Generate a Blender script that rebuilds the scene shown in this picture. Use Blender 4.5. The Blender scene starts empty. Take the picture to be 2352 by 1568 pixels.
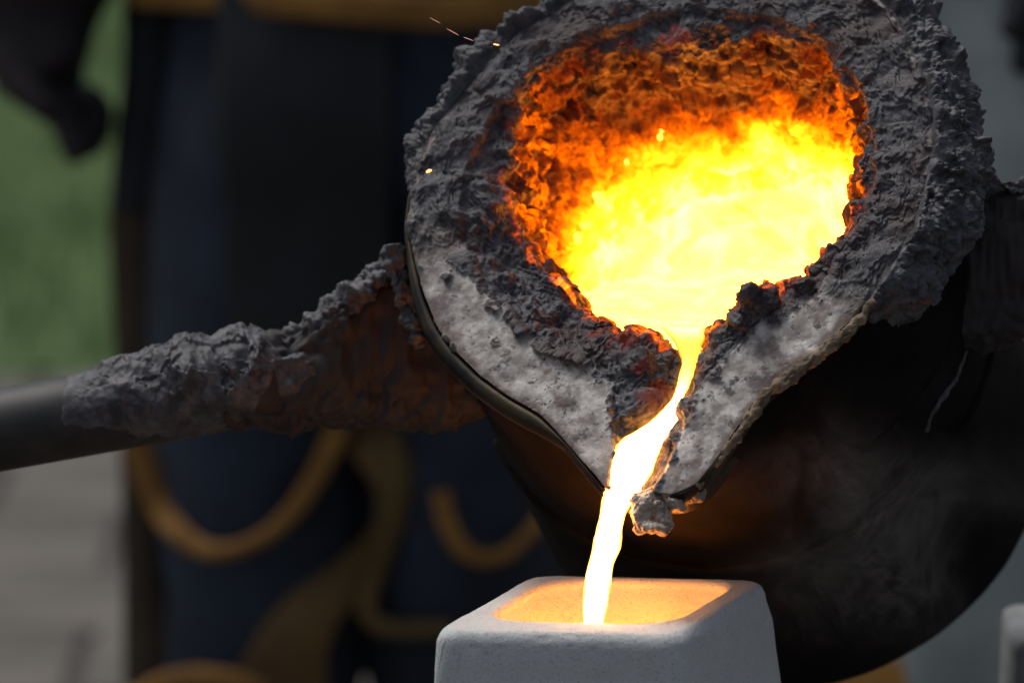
import bpy, bmesh, math, random
import numpy as np
from mathutils import Vector, Matrix
from mathutils.bvhtree import BVHTree
random.seed(7); rng = np.random.default_rng(7)
S = bpy.context.scene
C = S.collection

# ------------------------------------------------------------------ camera, sky, sun, exposure
PITCH = math.radians(10.5); D0 = 4.5; PX = 3000.0; ZF = 1.03
UP = np.array([0, math.sin(PITCH), math.cos(PITCH)]); RT = np.array([1., 0, 0]); FW = np.array([0, math.cos(PITCH), -math.sin(PITCH)])
CAM = np.array([0, 0, ZF]) - D0 * FW
cd = bpy.data.cameras.new('camera'); cam = bpy.data.objects.new('camera', cd); C.objects.link(cam)
cam.location = CAM; cam.rotation_euler = (math.pi / 2 - PITCH, 0, 0)
cd.sensor_width = 36; cd.lens = 36 * D0 / (2352 / PX)
cd.clip_start = 0.1; cd.clip_end = 400
cd.dof.use_dof = True; cd.dof.focus_distance = 4.45; cd.dof.aperture_fstop = cd.lens / 1000 / 0.054
S.camera = cam
w = bpy.data.worlds.new('World'); S.world = w; w.use_nodes = True
nt = w.node_tree; nt.nodes.clear()
sky = nt.nodes.new('ShaderNodeTexSky'); sky.sky_type = 'NISHITA'; sky.sun_disc = False
SUN_EL, SUN_ROT = math.radians(66), math.radians(-50)
sky.sun_elevation = SUN_EL; sky.sun_rotation = SUN_ROT; sky.air_density = 1.0; sky.dust_density = 3.0
bg = nt.nodes.new('ShaderNodeBackground'); bg.inputs['Strength'].default_value = 0.07
wo = nt.nodes.new('ShaderNodeOutputWorld')
bwn = nt.nodes.new('ShaderNodeRGBToBW'); gm = nt.nodes.new('ShaderNodeMix'); gm.data_type = 'RGBA'; gm.inputs[0].default_value = .45   # high thin cloud greys the sky
nt.links.new(sky.outputs[0], bwn.inputs[0]); nt.links.new(sky.outputs[0], gm.inputs[6]); nt.links.new(bwn.outputs[0], gm.inputs[7])
nt.links.new(gm.outputs[2], bg.inputs[0]); nt.links.new(bg.outputs[0], wo.inputs[0])
sl = bpy.data.lights.new('sun', 'SUN'); sl.energy = 1.5; sl.angle = math.radians(28); sl.color = (1, 0.97, 0.93)
so = bpy.data.objects.new('sun', sl); C.objects.link(so)
sd = Vector((math.sin(SUN_ROT) * math.cos(SUN_EL), math.cos(SUN_ROT) * math.cos(SUN_EL), math.sin(SUN_EL)))
so.rotation_euler = (-sd).to_track_quat('-Z', 'Y').to_euler(); so.location = (0, 0, 8)
S.view_settings.view_transform = 'Standard'; S.view_settings.look = 'None'
S.view_settings.exposure = 0.5; S.view_settings.gamma = 1.0; S.view_settings.use_curve_mapping = False
S.render.engine = 'CYCLES'
S.cycles.use_denoising = True
S.cycles.max_bounces = 6; S.cycles.diffuse_bounces = 4; S.cycles.glossy_bounces = 3; S.cycles.volume_bounces = 0
S.cycles.sample_clamp_indirect = 8
S.cycles.volume_step_rate = 1.0; S.cycles.volume_max_steps = 96

v = 1 / PX
def W(x, y, d):
    s = d / D0
    return CAM + d * FW + (x - 1176) * v * s * RT + (784 - y) * v * s * UP
def ray(x, y):
    r = FW * D0 + (x - 1176) * v * RT + (784 - y) * v * UP
    return r / np.linalg.norm(r)
def onz(x, y, H):
    r = ray(x, y); t = (H - CAM[2]) / r[2]; return CAM + t * r
def px_of(P):
    q = np.asarray(P) - CAM
    d = q @ FW
    return 1176 + (q @ RT) / d * D0 / v, 784 - (q @ UP) / d * D0 / v

# ------------------------------------------------------------------ numpy noise
_perm = np.random.default_rng(3).permutation(256).astype(np.int64)
_perm = np.concatenate([_perm, _perm, _perm])
_g = np.random.default_rng(4).normal(size=(256, 3)); _g /= np.linalg.norm(_g, axis=1)[:, None]
def perlin(p):
    i = np.floor(p).astype(np.int64); f = p - i; i &= 255
    u = f * f * f * (f * (f * 6 - 15) + 10)
    out = 0
    for dx in (0, 1):
        wx = u[:, 0] if dx else 1 - u[:, 0]
        for dy in (0, 1):
            wy = u[:, 1] if dy else 1 - u[:, 1]
            for dz in (0, 1):
                wz = u[:, 2] if dz else 1 - u[:, 2]
                h = _perm[_perm[_perm[(i[:, 0] + dx) & 255] + ((i[:, 1] + dy) & 255)] + ((i[:, 2] + dz) & 255)]
                g = _g[h]
                out = out + wx * wy * wz * (g[:, 0] * (f[:, 0] - dx) + g[:, 1] * (f[:, 1] - dy) + g[:, 2] * (f[:, 2] - dz))
    return out * 1.5
def fbm(p, o=4, gain=.5, lac=2.03, ridged=False):
    a = 1; s = 0; q = p.copy()
    for _ in range(o):
        n = perlin(q)
        s = s + a * ((1 - 2 * np.abs(n)) if ridged else n); a *= gain; q = q * lac + 17.3
    return s
def worley(p):
    i = np.floor(p).astype(np.int64); f = p - i
    d1 = np.full(len(p), 9.0); rid = np.zeros(len(p))
    for dx in (-1, 0, 1):
        for dy in (-1, 0, 1):
            for dz in (-1, 0, 1):
                h = _perm[_perm[_perm[(i[:, 0] + dx) & 255] + ((i[:, 1] + dy) & 255)] + ((i[:, 2] + dz) & 255)]
                o = np.stack([_g[h, 0], _g[h, 1], _g[h, 2]], 1) * .5 + .5
                dd = ((o + np.array([dx, dy, dz]) - f) ** 2).sum(1)
                m = dd < d1; d1[m] = dd[m]; rid[m] = h[m] / 255.
    return np.sqrt(d1), rid
def sst(a, b, x):
    t = np.clip((x - a) / (b - a), 0, 1); return t * t * (3 - 2 * t)
def seg_dist(P, poly, closed=True):
    poly = np.asarray(poly); d = np.full(len(P), 1e9)
    n = len(poly)
    for k in range(n if closed else n - 1):
        a = poly[k]; b = poly[(k + 1) % n]; ab = b - a
        t = np.clip(((P - a) @ ab) / (ab @ ab + 1e-12), 0, 1)
        d = np.minimum(d, np.linalg.norm(P - (a + t[:, None] * ab), axis=1))
    return d
def inside(P, poly):
    poly = np.asarray(poly); r = np.zeros(len(P), bool); n = len(poly)
    for k in range(n):
        a = poly[k]; b = poly[(k + 1) % n]
        c = ((a[1] > P[:, 1]) != (b[1] > P[:, 1]))
        xx = (b[0] - a[0]) * (P[:, 1] - a[1]) / ((b[1] - a[1]) if b[1] != a[1] else 1e-9) + a[0]
        r ^= c & (P[:, 0] < xx)
    return r

# ------------------------------------------------------------------ object helpers
def link_mesh(name, me, mat, parent=None, smooth=True):
    o = bpy.data.objects.new(name, me); C.objects.link(o)
    if mat: me.materials.append(mat)
    if smooth: me.polygons.foreach_set('use_smooth', np.ones(len(me.polygons), bool))
    if parent:
        o.parent = parent; o.matrix_parent_inverse = parent.matrix_world.inverted()
    return o
def mesh_np(name, V, Q, mat, parent=None, attrs=None, smooth=True):
    me = bpy.data.meshes.new(name)
    V = np.asarray(V, dtype=np.float32); Q = np.asarray(Q, dtype=np.int32); k = Q.shape[1]
    me.vertices.add(len(V)); me.vertices.foreach_set('co', V.ravel())
    me.loops.add(Q.size); me.loops.foreach_set('vertex_index', Q.ravel())
    me.polygons.add(len(Q)); me.polygons.foreach_set('loop_start', np.arange(0, Q.size, k, dtype=np.int32))
    me.polygons.foreach_set('loop_total', np.full(len(Q), k, dtype=np.int32))
    me.update(calc_edges=True)
    for n_, a in (attrs or {}).items():
        at = me.attributes.new(n_, 'FLOAT', 'POINT'); at.data.foreach_set('value', np.asarray(a, dtype=np.float32).ravel())
    me.validate()
    return link_mesh(name, me, mat, parent, smooth)
def gridq(R, N, wrap=True):      # R rows of N vertices
    i = np.arange(R - 1)[:, None]; j = np.arange(N if wrap else N - 1)[None, :]
    j2 = (j + 1) % N
    return np.stack([i * N + j, i * N + j2, (i + 1) * N + j2, (i + 1) * N + j], -1).reshape(-1, 4)
def grid_normals(P):             # P (R,N,3) closed in N
    du = np.roll(P, -1, 1) - np.roll(P, 1, 1)
    dv = np.gradient(P, axis=0)
    n = np.cross(du, dv); n /= np.linalg.norm(n, axis=2)[..., None] + 1e-12
    return n
def thing(name, label, cat, loc, group=None):
    o = bpy.data.objects.new(name, None); C.objects.link(o); o.location = loc
    o.empty_display_size = .1
    o['label'] = label; o['category'] = cat
    if group: o['group'] = group
    bpy.context.view_layer.update()
    return o
def tag(o, label, cat, group=None):
    o['label'] = label; o['category'] = cat
    if group: o['group'] = group
    return o
def tube(name, pts, rad, mat, parent=None, n=32, flat=None, cap=True, disp=None, attrs=None, upv=(0, 0, 1), sub=1):
    pts = np.asarray(pts, float); rad = np.asarray(rad, float) * np.ones(len(pts))
    if sub > 1:
        t = np.arange(len(pts)); tt = np.linspace(0, len(pts) - 1, (len(pts) - 1) * sub + 1)
        def cr(a):
            a = np.asarray(a, float); i = np.clip(np.floor(tt).astype(int), 0, len(a) - 2); f = tt - i
            if a.ndim > 1: f = f[:, None]
            p0 = a[np.maximum(i - 1, 0)]; p1 = a[i]; p2 = a[i + 1]; p3 = a[np.minimum(i + 2, len(a) - 1)]
            return .5 * (2 * p1 + (p2 - p0) * f + (2 * p0 - 5 * p1 + 4 * p2 - p3) * f ** 2 + (3 * p1 - p0 - 3 * p2 + p3) * f ** 3)
        pts = cr(pts); rad = cr(rad)
        if flat is not None and np.ndim(flat): flat = cr(flat)
    T = np.gradient(pts, axis=0); T /= np.linalg.norm(T, axis=1)[:, None]
    u = np.asarray(upv, float); A = u - (T @ u)[:, None] * T; A /= np.linalg.norm(A, axis=1)[:, None] + 1e-9
    B = np.cross(T, A)
    th = np.linspace(0, 2 * np.pi, n, endpoint=False)
    fl = np.ones(len(pts)) if flat is None else np.asarray(flat) * np.ones(len(pts))
    P = pts[:, None] + rad[:, None, None] * (np.cos(th)[None, :, None] * A[:, None] + np.sin(th)[None, :, None] * B[:, None] * fl[:, None, None])
    if disp is not None:
        Nn = P - pts[:, None]; Nn /= np.linalg.norm(Nn, axis=2)[..., None] + 1e-9
        P = P + Nn * disp(P.reshape(-1, 3), Nn.reshape(-1, 3)).reshape(P.shape[0], P.shape[1], 1)
    V = P.reshape(-1, 3); Q = gridq(len(pts), n)
    if cap:
        V = np.vstack([V, pts[0], pts[-1]]); a = len(V) - 2; b = len(V) - 1
        j = np.arange(n); R_ = len(pts) - 1
        Q = np.vstack([Q, np.stack([np.full(n, a), (j + 1) % n, j, j], 1), np.stack([np.full(n, b), R_ * n + j, R_ * n + (j + 1) % n, R_ * n + (j + 1) % n], 1)])
        # degenerate quads as triangles
        me = bpy.data.meshes.new(name)
        me.from_pydata(V.tolist(), [], [tuple(dict.fromkeys(q)) for q in Q.tolist()])
        return link_mesh(name, me, mat, parent)
    return mesh_np(name, V, Q, mat, parent)

# ------------------------------------------------------------------ materials
def mat(name):
    m = bpy.data.materials.new(name); m.use_nodes = True; n = m.node_tree.nodes; b = n['Principled BSDF']
    return m, m.node_tree, b
def nd(t, kind, **kw):
    x = t.nodes.new(kind)
    for k, val in kw.items():
        if k in x.inputs: x.inputs[k].default_value = val
        else: setattr(x, k, val)
    return x
def ramp(t, stops, src):
    r = t.nodes.new('ShaderNodeValToRGB'); e = r.color_ramp.elements
    while len(e) < len(stops): e.new(.5)
    for k, (p, c) in enumerate(stops):
        e[k].position = p; e[k].color = (*c, 1) if len(c) == 3 else c
    t.links.new(src, r.inputs[0]); return r.outputs[0]
def coords(t, scale):
    tc = t.nodes.new('ShaderNodeTexCoord'); return tc.outputs['Object']
def noise(t, scale, detail=6, rough=.55, dist=0, vec=None):
    n = nd(t, 'ShaderNodeTexNoise', Scale=scale, Detail=detail, Roughness=rough, Distortion=dist)
    t.links.new(vec if vec is not None else coords(t, 1), n.inputs['Vector']); return n.outputs['Fac']
def mth(t, op, a, b=None, clamp=False):
    m = t.nodes.new('ShaderNodeMath'); m.operation = op; m.use_clamp = clamp
    for k, x in enumerate((a, b)):
        if x is None: continue
        if isinstance(x, (int, float)): m.inputs[k].default_value = x
        else: t.links.new(x, m.inputs[k])
    return m.outputs[0]
def mixc(t, f, a, b):
    m = t.nodes.new('ShaderNodeMix'); m.data_type = 'RGBA'
    for k, x in ((0, f), (6, a), (7, b)):
        if isinstance(x, (int, float)): m.inputs[k].default_value = x
        elif isinstance(x, tuple): m.inputs[k].default_value = (*x, 1)
        else: t.links.new(x, m.inputs[k])
    return m.outputs[2]
def attr(t, name):
    a = t.nodes.new('ShaderNodeAttribute'); a.attribute_name = name; return a.outputs['Fac']
def bump(t, b, h, strength=.5, dist=.001):
    bp = nd(t, 'ShaderNodeBump', Strength=strength, Distance=dist); t.links.new(h, bp.inputs['Height'])
    t.links.new(bp.outputs[0], b.inputs['Normal'])
def heat_emission(t, b, T, kr=12., kg=3.3, kb=.30):
    cb = t.nodes.new('ShaderNodeCombineColor')
    for k, (amp, p) in enumerate(((kr, 4.2), (kg, 5.2), (kb, 12.))):
        t.links.new(mth(t, 'MULTIPLY', mth(t, 'POWER', T, p), amp), cb.inputs[k])
    t.links.new(cb.outputs[0], b.inputs['Emission Color']); b.inputs['Emission Strength'].default_value = 1

def m_lining():
    m, t, b = mat('refractory and slag')
    wh, he, du = attr(t, 'white'), attr(t, 'glow_level'), attr(t, 'dirt')
    n1, n2, n3 = noise(t, 60, 8, .6), noise(t, 260, 6, .65), noise(t, 900, 4, .6)
    crust = mixc(t, ramp(t, [(.35, (0, 0, 0)), (.66, (1, 1, 1))], n1), (.014, .0125, .015), (.062, .059, .066))
    crust = mixc(t, ramp(t, [(.42, (0, 0, 0)), (.62, (1, 1, 1))], n2), crust, (.092, .088, .096))
    whc = mixc(t, ramp(t, [(.4, (0, 0, 0)), (.62, (1, 1, 1))], n1), (.24, .21, .19), (.58, .54, .50))
    vo = nd(t, 'ShaderNodeTexVoronoi', Scale=240.); t.links.new(coords(t, 1), vo.inputs['Vector'])
    sp = ramp(t, [(.10, (1, 1, 1)), (.2, (0, 0, 0))], vo.outputs['Distance'])
    spk = mth(t, 'MULTIPLY', sp, ramp(t, [(.50, (0, 0, 0)), (.58, (1, 1, 1))], n1))
    whc = mixc(t, spk, whc, (.06, .055, .05))
    whc = mixc(t, ramp(t, [(.52, (0, 0, 0)), (.64, (1, 1, 1))], noise(t, 34, 6, .65)), whc, (.13, .105, .10))
    whc = mixc(t, ramp(t, [(.58, (0, 0, 0)), (.62, (1, 1, 1))], noise(t, 95, 7, .7)), whc, (.085, .075, .075))
    whc = mixc(t, mth(t, 'MULTIPLY', du, .85), whc, (.09, .055, .04))
    crust = mixc(t, ramp(t, [(.46, (0, 0, 0)), (.62, (1, 1, 1))], noise(t, 17, 5)), crust, (.042, .025, .024))
    vp = nd(t, 'ShaderNodeTexVoronoi', Scale=170.); t.links.new(coords(t, 1), vp.inputs['Vector'])
    crust = mixc(t, mth(t, 'MULTIPLY', ramp(t, [(.12, (1, 1, 1)), (.3, (0, 0, 0))], vp.outputs['Distance']), ramp(t, [(.48, (0, 0, 0)), (.6, (1, 1, 1))], noise(t, 40, 4))), crust, (.015, .012, .012))
    crust = mixc(t, mth(t, 'MULTIPLY', attr(t, 'scorched'), .95), crust, mixc(t, n2, (.012, .005, .004), (.052, .015, .008)))
    col = mixc(t, wh, crust, whc)
    t.links.new(col, b.inputs['Base Color']); b.inputs['Roughness'].default_value = .66
    t.links.new(mth(t, 'SUBTRACT', .45, mth(t, 'MULTIPLY', he, .9), True), b.inputs['Specular IOR Level'])
    hn = mth(t, 'MULTIPLY', mth(t, 'SUBTRACT', n2, .5), mth(t, 'MULTIPLY', mth(t, 'SUBTRACT', 1.12, he), .62))
    hn2 = mth(t, 'MULTIPLY', mth(t, 'SUBTRACT', n3, .5), .12)
    lim = mth(t, 'MULTIPLY', he, 2.0, True)
    T = mth(t, 'ADD', he, mth(t, 'MULTIPLY', mth(t, 'ADD', hn, hn2), lim))
    T = mth(t, 'ADD', T, mth(t, 'MULTIPLY', mth(t, 'SUBTRACT', noise(t, 22, 4, .5, 1.2), .52), mth(t, 'MULTIPLY', mth(t, 'POWER', he, 6.), .28)))
    T = mth(t, 'MAXIMUM', T, 0.0)
    heat_emission(t, b, T)
    hh = mth(t, 'ADD', n2, mth(t, 'MULTIPLY', n3, .5))
    bump(t, b, hh, .30, .0008)
    return m
def m_metal(name, amp, var):
    m, t, b = mat(name); b.inputs['Base Color'].default_value = (.1, .04, .02, 1); b.inputs['Roughness'].default_value = .5
    n = noise(t, 28, 5, .6, .8); n2 = noise(t, 90, 3, .6)
    T = mth(t, 'ADD', mth(t, 'ADD', amp, mth(t, 'MULTIPLY', mth(t, 'SUBTRACT', n, .5), var)), mth(t, 'MULTIPLY', mth(t, 'SUBTRACT', n2, .5), var * .4))
    heat_emission(t, b, T); bump(t, b, n, .4, .003)
    return m
def m_simple(name, c1, c2, sc, rough=.7, metal=0, bs=.4, bd=.001, bsc=None, detail=6):
    m, t, b = mat(name)
    n = noise(t, sc, detail, .6)
    t.links.new(mixc(t, ramp(t, [(.38, (0, 0, 0)), (.64, (1, 1, 1))], n), c1, c2), b.inputs['Base Color'])
    b.inputs['Roughness'].default_value = rough; b.inputs['Metallic'].default_value = metal
    bump(t, b, noise(t, bsc or sc * 4, 6, .6), bs, bd)
    return m
M = {}
M['lining'] = m_lining()
M['pool'] = m_metal('molten pool', 1.0, .20)
M['crust'] = m_simple('grey slag crust', (.026, .024, .028), (.095, .092, .101), 70, .62, 0, .5, .0009, 240, 8)
M['shell'] = m_simple('scorched steel', (.004, .0032, .003), (.012, .0092, .0085), 14, .85, 0, .3, .0006, 120)
M['shell'].node_tree.nodes['Principled BSDF'].inputs['Specular IOR Level'].default_value = .08
M['flange'] = m_simple('burnt steel rim', (.012, .011, .010), (.055, .042, .022), 22, .45, .7, .3, .0006, 150)
M['rust'] = m_simple('rusty bracket', (.016, .010, .009), (.045, .017, .012), 26, .75, .1, .5, .001, 140)
m, t, b = mat('clay-splashed rusty plate'); n_ = noise(t, 16, 6); n2_ = noise(t, 80, 6)
c_ = mixc(t, n2_, (.010, .007, .007), (.030, .024, .024)); c_ = mixc(t, ramp(t, [(.54, (0, 0, 0)), (.66, (1, 1, 1))], n_), c_, (.022, .011, .010))
t.links.new(c_, b.inputs['Base Color']); b.inputs['Roughness'].default_value = .7; bump(t, b, n2_, .6, .0012); M['plate'] = m
M['pipe'] = m_simple('dark painted pipe', (.010, .010, .011), (.030, .027, .026), 30, .58, 0, .15, .0003, 300)
M['nub'] = m_simple('tin coloured drip', (.20, .15, .12), (.45, .37, .30), 60, .5, .2, .5, .001, 200)
M['fibre'] = m_simple('brown fibre seal', (.10, .07, .045), (.30, .22, .14), 60, .9, 0, .8, .0015, 260)
M['mould'] = None
def m_mould():
    m, t, b = mat('investment mould')
    n1, n2, n3 = noise(t, 9, 5), noise(t, 500, 4, .7), noise(t, 1400, 2)
    c = mixc(t, n1, (.50, .515, .505), (.66, .675, .665))
    c = mixc(t, ramp(t, [(.33, (1, 1, 1)), (.45, (0, 0, 0))], n2), c, (.34, .35, .35))
    vo = nd(t, 'ShaderNodeTexVoronoi', Scale=150.); t.links.new(coords(t, 1), vo.inputs['Vector'])
    s = mth(t, 'MULTIPLY', ramp(t, [(.06, (1, 1, 1)), (.11, (0, 0, 0))], vo.outputs['Distance']), ramp(t, [(.54, (0, 0, 0)), (.6, (1, 1, 1))], noise(t, 30, 3)))
    c = mixc(t, s, c, (.12, .10, .10))
    t.links.new(c, b.inputs['Base Color']); b.inputs['Roughness'].default_value = .9
    c = mixc(t, mth(t, 'MULTIPLY', ramp(t, [(.48, (0, 0, 0)), (.72, (1, 1, 1))], noise(t, 24, 8, .72)), .25), c, (.36, .365, .355)); t.links.new(c, b.inputs['Base Color'])
    bump(t, b, mth(t, 'ADD', n2, mth(t, 'MULTIPLY', n3, .6)), .8, .0013)
    return m
M['mould'] = m_mould()
m, t, b = mat('pouring stream'); b.inputs['Base Color'].default_value = (.1, .05, .02, 1)
lw = nd(t, 'ShaderNodeLayerWeight', Blend=.35)
t.links.new(mixc(t, ramp(t, [(.1, (1, 1, 1)), (.75, (0, 0, 0))], mth(t, 'DIVIDE', attr(t, 'hotness'), 18.)), mixc(t, ramp(t, [(.35, (0, 0, 0)), (.75, (1, 1, 1))], noise(t, 45, 3)), (1, .42, .13), (1, .35, .07)), (1, .40, .03)), b.inputs['Emission Color'])

t.links.new(mth(t, 'MULTIPLY', attr(t, 'hotness'), mth(t, 'ADD', .75, mth(t, 'MULTIPLY', noise(t, 60, 4, .6, 1.5), .5))), b.inputs['Emission Strength']); M['stream'] = m
m, t, b = mat('glowing droplet'); b.inputs['Base Color'].default_value = (.1, .04, .02, 1)
b.inputs['Emission Color'].default_value = (1, .55, .045, 1); b.inputs['Emission Strength'].default_value = 2.3; M['drop'] = m
m, t, b = mat('red spark'); b.inputs['Emission Color'].default_value = (1, .10, .02, 1); b.inputs['Emission Strength'].default_value = .25; M['spark'] = m
m, t, b = mat('orange ember'); b.inputs['Emission Color'].default_value = (1, .30, .04, 1); b.inputs['Emission Strength'].default_value = 3.; M['ember'] = m

# ------------------------------------------------------------------ ladle frame
th = math.radians(32)
A_ax = np.array([.466 * math.sin(th), -.884 * math.sin(th), -math.cos(th)]); A_ax /= np.linalg.norm(A_ax)
cam2w = np.stack([RT, UP, -FW], 1)
EZ = cam2w @ (-A_ax)
Zup = np.array([0, 0, 1.])
EY = Zup - (Zup @ EZ) * EZ; EY /= np.linalg.norm(EY)
EX = np.cross(EY, EZ)
O = W(1560, 480, D0)
def L(x, y, z=0):
    r = ray(x, y); t = ((O + z * v * EZ - CAM) @ EZ) / (r @ EZ); p = CAM + t * r - O
    return np.array([p @ EX, p @ EY])
def LW(P):                       # local (N,3) metres -> world
    P = np.asarray(P); return O + P[..., 0:1] * EX + P[..., 1:2] * EY + P[..., 2:3] * EZ
def poly(pts, z=0): return np.array([L(*p, z) for p in pts])
PA = [(945, 450), (940, 520), (955, 600), (975, 680), (1005, 750), (1050, 810), (1100, 860), (1170, 910), (1240, 950), (1290, 1000), (1340, 1060),
      (1388, 1118), (1420, 1120), (1460, 1122), (1500, 1130), (1545, 1135), (1600, 1110), (1640, 1060), (1690, 985), (1740, 910), (1810, 850), (1880, 800), (1950, 740),
      (2000, 680), (2060, 590), (2095, 530), (2125, 440), (2140, 350), (2143, 264), (2125, 189), (2081, 83), (2042, 13), (1950, -40), (1757, -75),
      (1550, -60), (1303, 5), (1160, 100), (1065, 205), (990, 310), (960, 380)]
PB = [(1050, 470), (1050, 560), (1085, 640), (1120, 690), (1170, 740), (1215, 790), (1260, 820), (1320, 835), (1365, 850), (1392, 880), (1402, 960), (1408, 1040),
      (1395, 1100), (1380, 1250), (1520, 1250), (1510, 1120), (1545, 1060), (1585, 960), (1605, 900), (1640, 860), (1700, 795), (1760, 745), (1820, 715), (1870, 690), (1910, 640),
      (1985, 520), (2015, 420), (2020, 300), (1985, 190), (1920, 100), (1800, 40), (1600, 10), (1400, 60), (1250, 130), (1150, 220), (1090, 320), (1060, 400)]
PC = [(1165, 400), (1170, 480), (1215, 570), (1265, 650), (1350, 715), (1420, 755), (1500, 785), (1560, 810), (1600, 800), (1625, 770), (1670, 745), (1720, 725), (1800, 690),
      (1860, 665), (1910, 600), (1960, 510), (1990, 420), (1998, 300), (1965, 200), (1900, 130), (1750, 90), (1600, 135), (1450, 135), (1320, 150), (1230, 210), (1180, 310)]
pA, pB, pC = poly(PA), poly(PB), poly(PC, -70)
PM = [(1570, 730), (1592, 790), (1588, 840), (1565, 900), (1535, 950), (1490, 1000), (1455, 1060), (1440, 1130), (1430, 1250)]
pM = poly(PM, -40)
def rphi(poly_, phi, smooth=0):
    # densify, then interp by angle
    q = []
    n = len(poly_)
    for k in range(n):
        a, b_ = poly_[k], poly_[(k + 1) % n]
        for s in np.linspace(0, 1, 12, endpoint=False): q.append(a + (b_ - a) * s)
    q = np.array(q); an = np.arctan2(q[:, 1], q[:, 0]); r = np.hypot(q[:, 0], q[:, 1])
    o = np.argsort(an); an, r = an[o], r[o]
    an = np.concatenate([an - 2 * np.pi, an, an + 2 * np.pi]); r = np.concatenate([r, r, r])
    R_ = np.interp((phi + np.pi) % (2 * np.pi) - np.pi, an, r)
    if smooth:
        k = np.hanning(2 * smooth + 3)[1:-1]; k /= k.sum()
        R_ = np.convolve(np.concatenate([R_[-smooth:], R_, R_[:smooth]]), k, 'valid')
    return R_
def field_z(P2):                 # rim-plane height field, metres
    dB = seg_dist(P2, pB); ins = inside(P2, pB)
    d = np.where(ins, dB, -dB) / v
    z = -20 * sst(0, 22, d) - 62 * sst(15, 150, d)
    # narrow bed of the stream
    dM = seg_dist(P2, pM, False) / v
    z = z - 42 * np.exp(-(dM / 34) ** 2) * sst(-5, 20, d)
    for (x, y, r, h) in LUMPS:
        c = L(x, y, -30); q = np.linalg.norm(P2 - c, axis=1) / v
        z = z + h * np.exp(-(q / r) ** 2)
    return z * v, d, dM
LUMPS = [(1738, 706, 40, 125), (1700, 745, 30, 30), (1460, 830, 55, 30), (1500, 800, 50, 26), (1400, 780, 45, 14), (1460, 930, 34, 26), (1655, 800, 40, 22), (1110, 560, 60, -14), (1330, 740, 40, 12),
         (1900, 600, 28, 16), (1975, 480, 24, 14), (1850, 655, 22, 12), (1270, 700, 30, 14)]

ladle = thing('ladle', 'slag-crusted tipped foundry ladle with glowing orange inside, pouring over its pale lip', 'ladle', O)

# ---- lining: rim ring, throat and glowing wall as one height-field surface
def phi_samples(N):
    t_ = np.linspace(-np.pi, np.pi, 4001)
    dens = 1 + 1.1 * np.exp(-((t_ + np.pi / 2) / .55) ** 2) + .25 * np.exp(-((t_ + .35) / .6) ** 2)
    c = np.cumsum(dens); c = (c - c[0]) / (c[-1] - c[0])
    return np.interp(np.arange(N) / N, c, t_)
N = 1500
phi = phi_samples(N)
rA, rC = rphi(pA, phi, 5), rphi(pC, phi, 9)
_c = np.stack([np.cos(phi), np.sin(phi), phi * 0], 1)
rC = rC + v * (fbm(_c * 5 + 8, 4, .62) * 20) * sst(.12, .4, np.abs((phi + np.pi / 2 + .0 + np.pi) % (2 * np.pi) - np.pi))
cs, sn = np.cos(phi), np.sin(phi)
rows = []; zone = []
exit_m = np.exp(-((phi + np.pi / 2 + .02) / .16) ** 2)   # where the channel leaves the rim
for k, s in enumerate(np.linspace(1, 0, 14, endpoint=False)):   # outer side, going up
    ang = s * np.pi / 2
    rr = rA + 0 * v - 4 * v * (1 - np.cos(ang * .9)) * 0; z = -(s ** 1.5) * 75 * v
    rows.append(np.stack([rr * cs, rr * sn, np.full(N, z)], 1)); zone.append(0)
R1 = 190
for s in np.linspace(0, 1, R1, endpoint=False):
    rr = rA + (rC - rA) * s
    rows.append(np.stack([rr * cs, rr * sn, np.zeros(N)], 1)); zone.append(1)
P = np.array(rows)
zz, dBf, dMf = field_z(P.reshape(-1, 3)[:, :2])
zz = zz.reshape(P.shape[:2]); dBf = dBf.reshape(zz.shape); dMf = dMf.reshape(zz.shape)
edge = zz[14].copy()
P[:14, :, 2] += edge[None]
P[14:, :, 2] = zz[14:]
# wall
zC = P[-1, :, 2]; R3 = 170; DEPTH = 960 * v
wl = []; warc = []
rW = 428 * v
cW = np.array([L(1585, 430, -70)])[0]
for s in (np.arange(1, R3 + 1) / R3) ** 1.25:
    z = zC * (1 - s) + (-DEPTH) * s
    bl = sst(0, 330, (zC - z) / v)
    x0 = rC * cs; y0 = rC * sn
    rw = rW * (1 - .06 * s)
    ctr = cW * (1 - sst(0, 1, s))
    x1 = ctr[0] + rw * cs; y1 = ctr[1] + rw * sn
    wl.append(np.stack([x0 * (1 - bl) + x1 * bl, y0 * (1 - bl) + y1 * bl, z], 1)); warc.append((zC - z) / v)
base = wl[-1]
for s in np.linspace(.96, 0.0, 26):
    q = base.copy(); q[:, :2] *= s; q[:, 2] = -DEPTH - 25 * v * (1 - s ** 4); wl.append(q); warc.append(np.full(N, 950.))
PW = np.array(wl)
P = np.concatenate([P, PW]); Rn = len(P)
wa = np.concatenate([np.full((14 + R1, N), -1.), np.array(warc)])
Nrm = grid_normals(P)
if Nrm[20, 0, 2] < 0: Nrm = -Nrm
X = P.reshape(-1, 3); Nf = Nrm.reshape(-1, 3); wa = wa.ravel()
zoneI = np.concatenate([np.zeros(14), np.ones(R1), np.full(len(wl), 2)]).repeat(N)
dB_ = np.concatenate([dBf.ravel(), np.full(len(wl) * N, 400.)]); dM_ = np.concatenate([dMf.ravel(), np.full(len(wl) * N, 400.)])
q = X / v                                         # in photo units
dA_ = np.concatenate([((rA[None] - np.hypot(P[:14 + R1, :, 0], P[:14 + R1, :, 1])) / v).ravel(), np.full(len(wl) * N, 400.)])
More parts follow.
